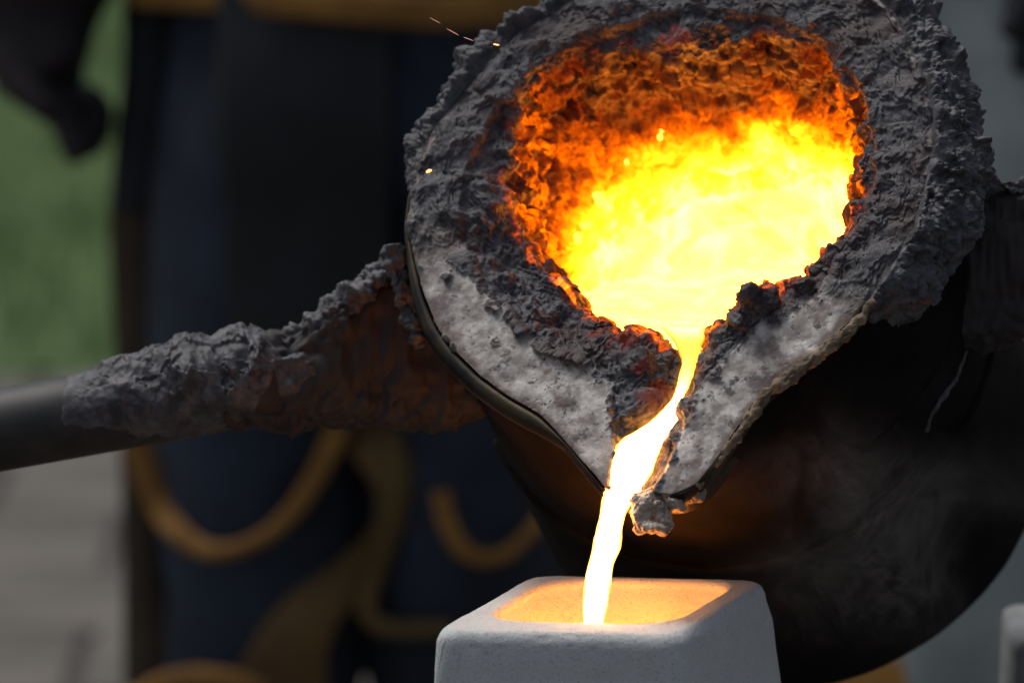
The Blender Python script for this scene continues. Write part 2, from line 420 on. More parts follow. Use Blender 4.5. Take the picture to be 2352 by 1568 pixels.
dC_ = np.concatenate([((np.hypot(P[:14 + R1, :, 0], P[:14 + R1, :, 1]) - rC[None]) / v).ravel(), np.full(len(wl) * N, 0.)])
ph = np.arctan2(X[:, 1], X[:, 0])
dn = (ph + np.pi / 2 + np.pi) % (2 * np.pi) - np.pi   # 0 at the spout, + towards the photo's right
nA = fbm(q / 120 + 3, 5, .42); nB = fbm(q / 45 + 9, 4, .42); nC_ = fbm(q / 16 + 5, 3, .5)
rg = fbm(q / 60 + 31, 4, .5, ridged=True)
w1, id1 = worley(q / 34 + nB[:, None] * .5); w2, id2 = worley(q / 15 + nC_[:, None] * .4)
# white (bare refractory) mask
side = np.where(dn < 0, sst(-1.5, -1.1, dn), 1 - sst(1.0, 1.25, dn))
ringm = (1 - sst(-6, 6, dB_ + nB * 26 + nC_ * 10)) * sst(-6, 4, dA_ + 6 + nC_ * 8)
white = side * ringm
white = np.where(zoneI > 1, 0, white)
patch = sst(.10, .25, nA * .8 + nB * .6 - .16 * side)
keep = np.clip(white - .9 * patch * (1 - .55 * sst(.5, 0, np.abs(dn))) * sst(-.5, -1.1, dn), 0, 1)
traces = (1 - side) * (1 - sst(2, 13, np.abs(dA_ - 5 + nC_ * 6))) * sst(.0, .25, nB + .1 * np.sin(ph * 7)) * (zoneI <= 1)
white = np.clip(np.maximum(keep, traces * .8), 0, 1)
crust_m = 1 - white
lump1 = np.clip(1 - w1 / .62, 0, 1) ** .6 * (id1 > .45); lump2 = np.clip(1 - w2 / .6, 0, 1) ** .6 * (id2 > .5)
pits = np.clip(1 - w2 / .32, 0, 1) * (id2 < .3)
ringz = (zoneI <= 1).astype(float)
amp = np.where(zoneI > 1, 1.0, sst(0, 10, dA_ + 4) * .6 + .4)
bed = np.exp(-(dM_ / 30) ** 2)
flat = np.where(zoneI > 1, 1.0, .42 + .58 * sst(0, 60, dB_))
blobs = np.sqrt(np.clip(1 - (w1 / .55) ** 2, 0, 1)) * (id1 > .6) * sst(-.1, .35, nB)
bl2 = np.sqrt(np.clip(1 - (w2 / .5) ** 2, 0, 1)) * (id2 > .62) * sst(.0, .35, fbm(q / 70 + 90, 2))
fk = fbm(q / 62 + 140, 4, .42); flake = sst(.02, .14, fk) * 7 + sst(.24, .36, fk) * 7 - sst(-.20, -.32, fk) * 6
crk = np.exp(-(np.abs(fbm(q / 85 + 200, 3)) / .03) ** 2) * 1.2
trow = .35 + .65 * sst(-.2, .2, fbm(q / 120 + 300, 2)); blobs *= trow; bl2 *= trow; nC_ = nC_ * trow
D = crust_m * (4 + flake * (.55 + .45 * flat) - crk + flat * (nA * 19 + nB * 10 + rg * 2.5 + blobs * 10 + bl2 * 4) + nC_ * .9 - pits * 5 * sst(.2, -.2, nA)) * amp * (1 - .75 * bed)
D += white * (nA * 3 + nB * 1.6 + nC_ * .8 - pits * 2.0)
# drawn-out ridges and folds on the glowing wall
fold = fbm(np.stack([ph * 6, q[:, 2] / 120, nA], 1) + 50, 4, .55, ridged=True)
D += (zoneI > 1) * sst(0, 60, wa) * (fold * 7 + nB * 7)
D += np.where(zoneI > 1, 1, 0) * sst(0, 60, wa) * (sst(.0, .06, fbm(q / 90 + 500, 4)) * 9 - 5 * nC_)
D *= np.where(wa > 600, .4, 1)
X2 = X + Nf * (D * v)[:, None]
# glow of the hot wall, hotter with depth
up = np.cos(dn - np.pi)                          # 1 at the top of the mouth
left = np.clip(-X[:, 0] / (400 * v), -1, 1)
Tm = .50 + .56 * sst(165, 690, wa + nA * 90 + nB * 35 + 50 * (.6 - up) + 80 * np.clip(X[:, 0] / (300 * v), -.7, 1))
Tm += nB * .10 + nC_ * .06 + nA * .07 - .20 * pits - .10 * np.clip(1 - w1 / .35, 0, 1) * (id1 < .25)
up2 = np.cos(dn - np.pi - .15); Tm += .03; Tm -= sst(.60, .93, up2 + nB * .12 + nA * .1) * (1 - sst(150, 420, wa + nA * 60)) * .29
Tm -= .20 * sst(.1, .35, fbm(q / 50 + 77, 4)) * (1 - sst(200, 450, wa))
Tr = (.46 - .26 * sst(-.1, .6, np.cos(dn - np.pi))) * np.exp(-np.clip(dC_ + nB * 30 + nC_ * 14, 0, 400) / 16.) + .27 * sst(.10, .6, nA + .6 * nB) * sst(10, 40, dB_)
tong = sst(.10, .26, fbm(np.stack([ph * 6, wa / 160, nB * .5], 1) + 400, 5, .6) + .10 * sst(.6, .95, up2)) * (1 - sst(60, 330, wa + nA * 120)) * np.where(zoneI > 1, 1, 0)
Tm = Tm * (1 - .62 * tong)
heat = np.where(zoneI > 1, Tm * sst(-12, 25, wa + nB * 30), Tr * sst(-5, 20, dB_))
heat = np.clip(heat, 0, 1.0)
dirt = np.clip((1 - sst(0, 26, dA_ + nB * 20)) + .8 * sst(.1, .5, nB) * sst(-.1, .4, nA), 0, 1) * (zoneI <= 1)
lining = mesh_np('refractory_lining', LW(X2), gridq(Rn, N), M['lining'], ladle, dict(white=white, glow_level=heat, dirt=dirt, scorched=np.where(zoneI > 1, sst(-10, 40, wa + nB * 40), 0)))
bvh_l = BVHTree.FromPolygons([tuple(p) for p in LW(X2)[::1]], [tuple(f) for f in gridq(Rn, N)[::1].tolist()]) if False else None

# ---- steel shell: flange round the rim, beak under the spout, tapered drum
Ns = 360
ph_s = np.linspace(-np.pi, np.pi, Ns, endpoint=False)
rs = rphi(pA, ph_s, 3); cs_, sn_ = np.cos(ph_s), np.sin(ph_s)
dns = ph_s + np.pi / 2
fw = 8 + 26 * sst(-1.7, -.9, dns) * (1 - sst(-.45, -.2, dns))     # wide bare flange low on the left
prof = []
px_l = L(1452, 1122); nph = np.arctan2(px_l[1], px_l[0]); notch = 60 * v * np.exp(-((ph_s - nph) / .085) ** 4)
def ring(r, z): prof.append(np.stack([r * cs_, r * sn_, z * np.ones(Ns) - notch * (z > -60 * v)], 1))
ring(rs - 3 * v, -110 * v); ring(rs + 3 * v, -30 * v); ring(rs + 3 * v, -6 * v)
ring(rs + (4 + fw * .15) * v, -2 * v); ring(rs + (4 + fw * .5) * v, -3 * v); ring(rs + (4 + fw * .8) * v, -9 * v); ring(rs + (4 + fw) * v, -22 * v)
ring(rs + (4 + fw) * v, -34 * v); ring(rs + (2 + fw * .7) * v, -46 * v)
nfl = len(prof)
RB = 604 * v
for z, k in ((-70, .15), (-110, .35), (-160, .6), (-220, .85), (-280, 1), (-400, 1), (-600, 1), (-800, 1), (-1000, 1), (-1180, 1)):
    r = (rs + fw * .5 * v) * (1 - k) + RB * (1 - z / 1170 * .06) * k
    ring(r, z * v)
for a in np.linspace(0, 1, 8)[1:]:
    ring(RB * 1.062 - 150 * v * (1 - np.sqrt(1 - a * a)), (-1210 - 150 * a) * v)
ring(RB * .4, -1365 * v); ring(RB * .02, -1366 * v)
PS = np.array(prof)
d2 = fbm(PS.reshape(-1, 3) / v / 200, 3).reshape(PS.shape[:2]) * 3 * v
PS[nfl:-2, :, :2] *= (1 + (d2[nfl:-2] / RB))[..., None]
shell = mesh_np('shell', LW(PS.reshape(-1, 3)), gridq(len(PS), Ns), M['shell'], ladle)
shell.data.materials.append(M['flange'])
mi = np.zeros(len(shell.data.polygons), dtype=np.int32); mi[: (nfl - 1) * Ns] = 1
shell.data.polygons.foreach_set('material_index', mi)

# ---- heavy slag crust over the outside of the rim
def outer_crust():
    Nn = 1500; a0, a1 = -np.pi / 2 + 1.02, -np.pi / 2 + 2 * np.pi - 1.48
    p_ = np.linspace(a0, a1, Nn); r_ = rphi(pA, p_ , 0); c_, s_ = np.cos(p_), np.sin(p_)
    k = np.hanning(25); k /= k.sum(); r_ = np.convolve(np.pad(r_, 12, 'edge'), k, 'valid')
    wid = (62 + 24 * np.exp(-((p_ - 2.5) / .6) ** 2) + 26 * fbm(np.stack([c_ * 3, s_ * 3, p_ * 0], 1), 3) + 34 * np.exp(-((p_ - .35) / .7) ** 2) ) 
    endt = sst(a0, a0 + .45, p_) * (1 - sst(a1 - .35, a1, p_))
    rows_ = []; R_ = 170
    ts = np.linspace(0, 1, R_)
    for t_ in ts:
        an = t_ * np.pi * .5
        rr = r_ + v * (-2 + wid * np.sin(an) * (.25 + .75 * endt))
        z = v * (3 - 150 * t_ ** 1.6)
        rows_.append(np.stack([rr * c_, rr * s_, np.full(Nn, z)], 1))
    G = np.array(rows_)
    du = np.gradient(G, axis=1); dv = np.gradient(G, axis=0); n_ = np.cross(du, dv); n_ /= np.linalg.norm(n_, axis=2)[..., None]
    if n_[5, 700, 2] < 0: n_ = -n_
    q_ = G.reshape(-1, 3) / v
    a, b_, c2, r2 = fbm(q_ / 90 + 13, 4, .42), fbm(q_ / 38 + 21, 3, .42), fbm(q_ / 14 + 2, 2), fbm(q_ / 40 + 61, 3, ridged=True)
    ww, ii = worley(q_ / 30 + b_[:, None] * .5); w3, i3 = worley(q_ / 13)
    w5, i5 = worley(q_ / 62 + a[:, None] * .6)
    d = 7 + a * 24 + b_ * 13 + c2 * 2.5 + r2 * 5 + np.sqrt(np.clip(1 - (w5 / .6) ** 2, 0, 1)) * (i5 > .5) * 20 + np.sqrt(np.clip(1 - (ww / .55) ** 2, 0, 1)) * (ii > .6) * 10 + np.sqrt(np.clip(1 - (w3 / .5) ** 2, 0, 1)) * (i3 > .8) * 5 - np.clip(1 - w3 / .3, 0, 1) * (i3 < .12) * 6
    tt = ts.repeat(Nn); ee = np.tile(endt, R_)
    d = d * sst(0, .1, tt) * (1 - .5 * sst(.85, 1, tt)) * (.2 + .8 * ee) - 6 * (1 - ee) - 26 * (1 - sst(0, .12, ee))
    G2 = G.reshape(-1, 3) + n_.reshape(-1, 3) * (d * v)[:, None]
    return mesh_np('slag_crust', LW(G2), gridq(R_, Nn, False), M['crust'], ladle)
outer_crust()

# ---- brown fibre seal squeezed out low on the right of the lip
pts = [(1600, 1118, -14), (1655, 1050, -10), (1705, 985, -8), (1745, 925, -6), (1815, 862, -4), (1885, 812, -2), (1955, 752, 0), (2010, 690, 2)]
pw = [LW(np.array([*L(x, y, z), z * v])) for x, y, z in pts]
def dfib(P_, N_): return (fbm(P_ / v / 30, 4) * 9 + fbm(P_ / v / 9, 2) * 3) * v
tube('fibre_seal', pw, np.array([5, 9, 12, 13, 15, 15, 12, 6]) * v, M['fibre'], ladle, 40, disp=dfib, sub=20)
# slim red-hot steel edge under the left of the lip
pts = [(1225, 962, -16), (1262, 985, -20), (1300, 1030, -24), (1345, 1085, -26), (1388, 1140, -28)]
tube('lip_edge', [LW(np.array([*L(x, y, z), z * v])) for x, y, z in pts], np.array([6, 7, 6, 6, 5]) * v, M['rust'], ladle, 16, disp=lambda P_, N_: fbm(P_ / v / 20, 3) * 3 * v, sub=8)

# ---- congealed drip hanging from the tip
def blob(name, lobes, m_, parent, res=40, na=5, n_sc=26):
    obs = []
    bm = bmesh.new()
    for (x, y, d, rx, ry, rz, rot) in lobes:
        b2 = bmesh.new(); bmesh.ops.create_icosphere(b2, subdivisions=5, radius=1)
        R_ = Matrix.Rotation(rot, 4, Vector(FW))
        base_m = Matrix.Translation(Vector(W(x, y, d))) @ R_ @ Matrix(cam2w.tolist()).to_4x4() @ Matrix.Diagonal((rx * v, ry * v, rz * v, 1))
        bmesh.ops.transform(b2, matrix=base_m, verts=b2.verts)
        me = bpy.data.meshes.new('t'); b2.to_mesh(me); b2.free(); bm.from_mesh(me); bpy.data.meshes.remove(me)
    co = np.array([p.co[:] for p in bm.verts]); no = np.array([p.normal[:] for p in bm.verts])
    bm.normal_update(); no = np.array([p.normal[:] for p in bm.verts])
    d = (fbm(co / v / n_sc, 4) * na + fbm(co / v / (n_sc / 3), 2) * na * .3) * v
    co = co + no * d[:, None]
    for p, c_ in zip(bm.verts, co): p.co = c_
    me = bpy.data.meshes.new(name); bm.to_mesh(me); bm.free()
    return link_mesh(name, me, m_, parent)
tipd = float((LW(np.array([*L(1500, 1150), 0.])) - CAM) @ FW)
blob('drip', [(1478, 1172, tipd + .006, 26, 42, 24, .35), (1470, 1200, tipd + .004, 18, 28, 18, -.1), (1520, 1185, tipd + .004, 20, 42, 20, -.35),
              (1505, 1212, tipd, 32, 15, 16, .25), (1545, 1150, tipd + .006, 34, 18, 22, .7), (1495, 1150, tipd + .01, 48, 26, 26, 0), (1585, 1120, tipd + .012, 42, 26, 24, .75)],
     M['nub'], ladle, na=7, n_sc=30)
# ---- raised weld across the drum
pts = []
for a, z in ((-.55, -560), (-.72, -560), (-.9, -565), (-1.08, -565), (-1.2, -560)):
    pass
def drum(ph_, z): r = RB * (1 - z / 1170 * .06); return LW(np.array([r * math.cos(ph_), r * math.sin(ph_), z * v]))
hoop = [drum(a, -330) for a in np.linspace(-.95, .5, 60)]
tube('weld_bead', hoop, 5 * v, M['shell'], ladle, 14, disp=lambda P_, N_: fbm(P_ / v / 14, 3) * 7 * v)
hoop = [drum(a, -610) for a in np.linspace(-2.6, .8, 120)]
tube('stiffening_hoop', hoop, 13 * v, M['shell'], ladle, 14, disp=lambda P_, N_: fbm(P_ / v / 60, 3) * 4 * v)
bpy.context.view_layer.update()
bvs = BVHTree.FromObject(shell, bpy.context.evaluated_depsgraph_get()); shi = shell.matrix_world.inverted()
def on_shell(x, y):
    h = bvs.ray_cast(shi @ Vector(CAM), shi.to_3x3() @ Vector(ray(x, y))); return None if h[0] is None else np.array(shell.matrix_world @ h[0])
pts = [p_ for p_ in (on_shell(x, y) for x, y in ((2262, 690), (2248, 735), (2232, 775), (2212, 825), (2196, 868), (2168, 905), (2140, 950), (2126, 990))) if p_ is not None]
if len(pts) > 3: tube('slag_trickle', pts, np.interp(np.arange(len(pts)), [0, 2, 4, 5, len(pts) - 1], [3, 7, 6, 9, 4]) * v, M['crust'], ladle, 20, disp=lambda P_, N_: (fbm(P_ / v / 24, 3) * 5) * v, sub=16)

# ---- left gusset bracket and carrying pipe
bd = 4.60
br = [(520, 893, 86, 84), (600, 880, 100, 84), (680, 866, 116, 80), (760, 846, 136, 70), (830, 815, 170, 54), (890, 778, 196, 50), (960, 780, 205, 50), (1040, 815, 175, 50), (1120, 840, 110, 45)]
pb = []; n_ = 96
for x, y, hh, dd in br: pb.append((x, y, hh, dd))
pb = np.array(pb, float)
xs = np.linspace(0, len(pb) - 1, 90); pb = np.stack([np.interp(xs, np.arange(len(pb)), pb[:, k]) for k in range(4)], 1)
a_ = np.linspace(0, 2 * np.pi, n_, endpoint=False)
G = []
for k_, (x, y, hh, dd) in enumerate(pb):
    c_ = W(x, y, bd + .03 * k_ / 90)
    ca, sa = np.cos(a_), np.sin(a_)
    e = .62
    xx = np.sign(ca) * np.abs(ca) ** e; yy = np.sign(sa) * np.abs(sa) ** e
    G.append(c_ + (yy * hh * v)[:, None] * UP + (xx * dd * v)[:, None] * (-FW))
G = np.array(G); n3 = grid_normals(G)
cen = G.mean(1, keepdims=True)
if ((G - cen) * n3).sum() < 0: n3 = -n3
qq = G.reshape(-1, 3) / v
wb, ib = worley(qq / 34); d = (fbm(qq / 90, 4) * 16 + fbm(qq / 26, 3) * 5 + sst(.02, .08, fbm(qq / 60 + 7, 4)) * 8 + np.sqrt(np.clip(1 - (wb / .55) ** 2, 0, 1)) * (ib > .7) * 7) * v
mesh_np('bracket', G.reshape(-1, 3) + n3.reshape(-1, 3) * d[:, None], gridq(len(G), n_), M['plate'], ladle)
# clay and slag along the top edge of the bracket
pe = [(560, 812), (640, 796), (720, 762), (780, 708), (840, 655), (880, 625), (925, 610)]
def dcr(s1):
    def f(P_, N_):
        q_ = P_ / v; ww, ii = worley(q_ / 26)
        return (fbm(q_ / 60 + s1, 4) * 24 + fbm(q_ / 20, 3) * 4 + np.sqrt(np.clip(1 - (ww / .6) ** 2, 0, 1)) * (ii > .6) * 9) * v
    return f
tube('bracket_crust', [W(x, y, bd + .0) for x, y in pe], np.array([22, 30, 32, 32, 30, 30, 30]) * v, M['crust'], ladle, 64, disp=dcr(2), sub=26)
# crust running down the flange beside the bracket
pe = [(905, 560, 30), (915, 640, 26), (935, 700, 22), (955, 760, 15), (965, 800, 8)]
tube('slag_run', [W(x, y, 4.565) for x, y, r in pe], np.array([p[2] for p in pe]) * v, M['crust'], ladle, 48, disp=dcr(8), sub=24)
# pipe
ax0, ax1 = W(-3000, 1524, 4.62), W(640, 872, bd)
tube('carrying_pipe', [ax0, ax0 * .6 + ax1 * .4, W(100, 969, 4.603), ax1], 97 * v, M['pipe'], ladle, 64)
def dclay(P_, N_):
    q_ = P_ / v; x, y = px_of(P_.T.T) if False else (1176 + ((P_ - CAM) @ RT) / ((P_ - CAM) @ FW) * D0 / v, 0)
    tp = np.clip(N_ @ Zup, -1, 1)
    x = x + 22 * fbm(q_ / 50, 3); along = (.35 * sst(128, 150, x) + .65 * sst(150, 330, x + 50 * tp)) * (1 - sst(560, 740, x + 50 * fbm(q_ / 50, 2)))
    ww, ii = worley(q_ / 30 + fbm(q_ / 40, 2)[:, None] * .6)
    lump = fbm(q_ / 95 + 4, 4, .42) * 20 + fbm(q_ / 75 + 9, 3, .45, ridged=True) * 9 + np.sqrt(np.clip(1 - (ww / .6) ** 2, 0, 1)) * (ii > .84) * 9
    th_ = np.interp(x, [130, 160, 240, 330, 430, 520, 640, 740], [4, 12, 30, 16, 44, 44, 30, 18])
    t2 = sst(-.45, .55, tp + .25 * fbm(q_ / 80 + 50, 2))
    return (along * ((4 + lump * .9 + sst(.02, .08, fbm(q_ / 60 + 70, 4)) * 8) * (.22 + .78 * t2) + (th_ * .6 - 8) * t2) * sst(120, 420, x) ** .6 - 12 * (1 - along)) * v
pc = [W(20 + k * 10, 965.6 - (20 + k * 10 - 100) * .18, bd) for k in range(74)]
tube('pipe_clay', pc, np.interp(np.arange(74), [0, 56, 73], [97, 97, 60]) * v, M['crust'], ladle, 300, disp=dclay, sub=6)
# ---- right trunnion bracket, mostly out of frame
G = []
for k_, (x, y, hh, dd) in enumerate([(2180, 640, 170, 60), (2260, 620, 190, 70), (2330, 600, 185, 75), (2420, 590, 160, 80), (2560, 580, 110, 85), (2700, 575, 97, 97)]):
    c_ = W(x, y, 4.55 + .0 * k_)
    G.append(c_ + (np.sign(np.sin(a_)) * np.abs(np.sin(a_)) ** .6 * hh * v)[:, None] * UP + (np.sign(np.cos(a_)) * np.abs(np.cos(a_)) ** .6 * dd * v)[:, None] * (-FW))
G = np.array(G); xs = np.linspace(0, 5, 90); i0 = np.clip(xs.astype(int), 0, 4); f = (xs - i0)[:, None, None]; G = G[i0] * (1 - f) + G[i0 + 1] * f
n3 = grid_normals(G); cen = G.mean(1, keepdims=True)
if ((G - cen) * n3).sum() < 0: n3 = -n3
d = (fbm(G.reshape(-1, 3) / v / 80 + 40, 4) * 14 + fbm(G.reshape(-1, 3) / v / 22, 3) * 5) * v
mesh_np('bracket', G.reshape(-1, 3) + n3.reshape(-1, 3) * d[:, None], gridq(len(G), n_), M['plate'], ladle)
tube('bracket_crust', [W(x, y, 4.53) for x, y in ((2215, 440), (2270, 425), (2330, 430), (2400, 440), (2480, 450))], np.array([22, 20, 17, 18, 12]) * v, M['crust'], ladle, 48, disp=dcr(5), sub=26)
tube('carrying_pipe', [W(2640, 575, 4.55), W(5200, 500, 4.5)], 97 * v, M['pipe'], ladle, 48)

# ------------------------------------------------------------------ molten metal
metal = thing('molten_metal', 'white-hot molten bronze lying in the ladle and streaming down into the mould', 'molten metal', LW(np.array([*L(1590, 815, -50), -50 * v])))
pl = L(1590, 812, -52); ny, nz = EY[2], EZ[2]
def pool_z(Y): return -52 * v - (Y - pl[1]) * ny / nz
Np = 220; rr_ = np.linspace(0.01, 1, 60); a_p = np.linspace(-np.pi, np.pi, Np, endpoint=False)
PP = []
for s in rr_:
    x = s * 440 * v * np.cos(a_p); y = s * 440 * v * np.sin(a_p)
    zl = pool_z(y)
    # follow the throat on the spout side so that nothing pokes out
    lim = rphi(pC, a_p, 4) * .99
    r0 = np.hypot(x, y); k = np.where(zl > -330 * v, np.minimum(1, lim / np.maximum(r0, 1e-6)), 1)
    x, y = x * k, y * k
    zl = np.clip(pool_z(y), -DEPTH + 3 * v, None)
    PP.append(np.stack([x, y, zl], 1))
PP = np.array(PP).reshape(-1, 3)
wv = fbm(PP / v / 60, 3) * 1.6 * v
mesh_np('pool', LW(PP) + wv[:, None] * Zup, gridq(60, Np), M['pool'], metal)
ST = [(752, 1520, 1622), (775, 1540, 1618), (800, 1556, 1612), (820, 1562, 1606), (840, 1566, 1599), (876, 1557, 1588), (912, 1544, 1571), (945, 1518, 1566), (974, 1485, 1556), (1012, 1427, 1532), (1045, 1408, 1513), (1088, 1397, 1497),
      (1131, 1387, 1470), (1169, 1380, 1442), (1207, 1373, 1430), (1240, 1365, 1425), (1263, 1362, 1422), (1300, 1350, 1408), (1340, 1344, 1400), (1380, 1340, 1395), (1425, 1339, 1386), (1460, 1338, 1382)]
sp_, sr_, sf_ = [], [], []
d_last = None
for k, (y, xl, xr) in enumerate(ST):
    xc = (xl + xr) / 2; z_ = np.interp(y, [750, 820, 900, 960, 1020], [-66, -64, -52, -38, -24])
    if y <= 1020:
        lp = L(xc, y, z_); dd = float((LW(np.array([*lp, z_ * v])) - CAM) @ FW)
        d_last = (y, dd)
    else:
        dd = d_last[1] - (y - d_last[0]) * v * .30 + ((y - d_last[0]) * v) ** 2 * .9
        dd = max(dd, d_last[1] - .035)
    sp_.append((xc, y, dd)); sr_.append((xr - xl) / 2)
sp_ = np.array(sp_); sr_ = np.array(sr_)
tt = np.linspace(0, len(ST) - 1, 240); i0 = np.clip(tt.astype(int), 0, len(ST) - 2); f = tt - i0
def crm(a):
    p0, p1, p2, p3 = a[np.maximum(i0 - 1, 0)], a[i0], a[i0 + 1], a[np.minimum(i0 + 2, len(a) - 1)]
    ff = f[:, None] if a.ndim > 1 else f
    return .5 * (2 * p1 + (p2 - p0) * ff + (2 * p0 - 5 * p1 + 4 * p2 - p3) * ff ** 2 + (3 * p1 - p0 - 3 * p2 + p3) * ff ** 3)
spn, srn = crm(sp_), crm(sr_)
a_s = np.linspace(0, 2 * np.pi, 64, endpoint=False); G = []
for (x, y, d_), r_ in zip(spn, srn):
    c_ = W(x, y, d_); dep = r_ * np.interp(y, [800, 960, 1060, 1150], [.35, .5, .8, .95])
    G.append(c_ + (np.cos(a_s) * r_ * v)[:, None] * RT + (np.sin(a_s) * dep * v)[:, None] * (-FW))
G = np.array(G); gx = G.reshape(-1, 3); rip = fbm(gx / v / np.array([22, 22, 60]), 3).reshape(G.shape[:2]) * 3.2 * v; gc = G.mean(1, keepdims=True); gn = G - gc; gn /= np.linalg.norm(gn, axis=2)[..., None]; G = G + gn * rip[..., None]
stream = mesh_np('stream', G.reshape(-1, 3), gridq(len(G), 64), M['stream'], metal, dict(hotness=(np.repeat(2.4 + 5 * (1 - sst(752, 790, spn[:, 1])) + 16 * sst(810, 980, spn[:, 1]), 64) * np.tile(1 - .88 * np.abs(np.cos(a_s)) ** 5, len(G)))))
land = W(1361, 1425, float(spn[-1][2]))

# droplets frozen on the glowing wall
bpy.context.view_layer.update()
dg = bpy.context.evaluated_depsgraph_get()
li_e = lining
bv = BVHTree.FromObject(li_e, dg)
mwi = li_e.matrix_world.inverted()
dm = None
for k, (x, y, r_) in enumerate([(1372, 456, 19), (1336, 518, 11), (1351, 517, 8), (1326, 547, 12), (1394, 552, 6), (1405, 640, 8), (1392, 668, 7), (1354, 690, 8), (1413, 700, 9), (1440, 372, 6), (1516, 315, 7), (1520, 300, 5), (1500, 462, 8), (1380, 600, 6), (1420, 615, 7), (1368, 640, 6), (1425, 668, 6), (1475, 735, 8), (1400, 715, 6)]):
    dr = Vector(ray(x, y)); hit = bv.ray_cast(mwi @ Vector(CAM), mwi.to_3x3() @ dr)
    if hit[0] is None: continue
    pos = li_e.matrix_world @ hit[0]
    if dm is None:
        bm = bmesh.new(); bmesh.ops.create_icosphere(bm, subdivisions=3, radius=1); dm = bpy.data.meshes.new('droplet'); bm.to_mesh(dm); bm.free()
        dm.materials.append(M['drop']); dm.polygons.foreach_set('use_smooth', np.ones(len(dm.polygons), bool))
    o = bpy.data.objects.new('droplet', dm); C.objects.link(o); o.parent = metal; o.matrix_parent_inverse = metal.matrix_world.inverted()
    o.location = pos; o.scale = (r_ * v, r_ * v * .7, r_ * v * 1.25)

# ------------------------------------------------------------------ mould
Hm = float(land[2]) + .002
cen_m = onz(1372, 1382, Hm)
def rquad(c4, rad, n=64, H=Hm):
    c4 = [np.array(onz(x, y, H)[:2]) for x, y in c4] if len(c4[0]) == 2 and c4[0][0] > 50 else [np.asarray(c) for c in c4]
    out = []
    for k in range(4):
        p0, p1, p2 = c4[k - 1], c4[k], c4[(k + 1) % 4]
        a = (p0 - p1) / np.linalg.norm(p0 - p1); b_ = (p2 - p1) / np.linalg.norm(p2 - p1)
        s, e = p1 + a * rad, p1 + b_ * rad
        for t_ in np.linspace(0, 1, n // 4 // 2): out.append((1 - t_) ** 2 * s + 2 * t_ * (1 - t_) * p1 + t_ ** 2 * e)
        nx = c4[(k + 1) % 4]; nn = c4[(k + 2) % 4]
        a2 = (p1 - nx) / np.linalg.norm(p1 - nx); s2 = nx + a2 * rad
        for t_ in np.linspace(0, 1, n // 4 // 2 + 2)[1:-1]: out.append(e + (s2 - e) * t_)
    return np.array(out)
def offs(c4, d):   # scale a quad about its centre by an absolute distance
    c = np.mean(c4, axis=0); return [c + (p - c) * (1 + d / np.linalg.norm(p - c)) for p in c4]
out4 = [np.array(onz(x, y, Hm)[:2]) for x, y in ((993, 1447), (1560, 1458), (1768, 1330), (1222, 1316))]
in4 = [np.array(onz(x, y, Hm)[:2]) for x, y in ((1108, 1424), (1530, 1434), (1700, 1336), (1262, 1330))]
mould = []
def mring(c4, rad, z): q_ = rquad(c4, rad, 256); mould.append(np.column_stack([q_, np.full(len(q_), Hm + z)]))
mring(offs(out4, .030), .02, -.32)
vx = [np.array([-.02, -.03]), np.array([.09, -.05]), np.array([.15, .03]), np.array([0, .03])]      # how far each side leans out per metre down
def flare(z, d=0.): return [p + vx[k_] * (-z) for k_, p in enumerate(offs(out4, d))]
mould.clear(); mring(flare(-.32, -.02), .013, -.32)
for z in np.linspace(-.318, -.03, 60): mring(flare(z, .001), .013, z)
for a in np.linspace(0, np.pi / 2, 12): mring(offs(out4, .0035 * 0 + .003 - .012 * (1 - math.cos(a)) ), .022, -.013 * (1 - math.sin(a)) )
mring(offs(out4, -.014), .024, .0005)
for a in np.linspace(0, np.pi / 2, 10): mring(offs(in4, .007 - .007 * math.sin(a)), .042, .0008 - .007 * (1 - math.cos(a)))
for t_ in np.linspace(.05, 1, 40): mring(offs(in4, -.035 * t_ ** .8), .042 * (1 - .35 * t_), -.0065 - .085 * t_)
G = np.array(mould); n3 = grid_normals(G); q_ = G.reshape(-1, 3) / v
d = (fbm(q_ / 120, 3) * 1.4 + fbm(q_ / 18, 2) * .6 + fbm(q_ / 5, 2) * .7 - 3 * sst(.55, .7, fbm(q_ / 12 + 33, 2))) * v
V_ = G.reshape(-1, 3) + n3.reshape(-1, 3) * d[:, None]
nb = G.shape[1]; bot = G[-1].mean(0)
mo = thing('mould', 'pale grey ceramic mould block catching the glowing stream in its square cup', 'mould', (cen_m[0], cen_m[1], Hm - .32))
mesh_np('mould_body', V_, gridq(len(G), nb), M['mould'], mo)
# metal already in the cup, below the sight line
q_ = rquad(offs(in4, -.024), .03, 64); ctr = q_.mean(0)
V_ = np.vstack([np.column_stack([q_, np.full(len(q_), Hm - .062)]), [[ctr[0], ctr[1], Hm - .062]]])
me = bpy.data.meshes.new('cup_metal'); me.from_pydata(V_.tolist(), [], [(k, (k + 1) % len(q_), len(q_)) for k in range(len(q_))])
link_mesh('cup_metal', me, M['pool'], metal)
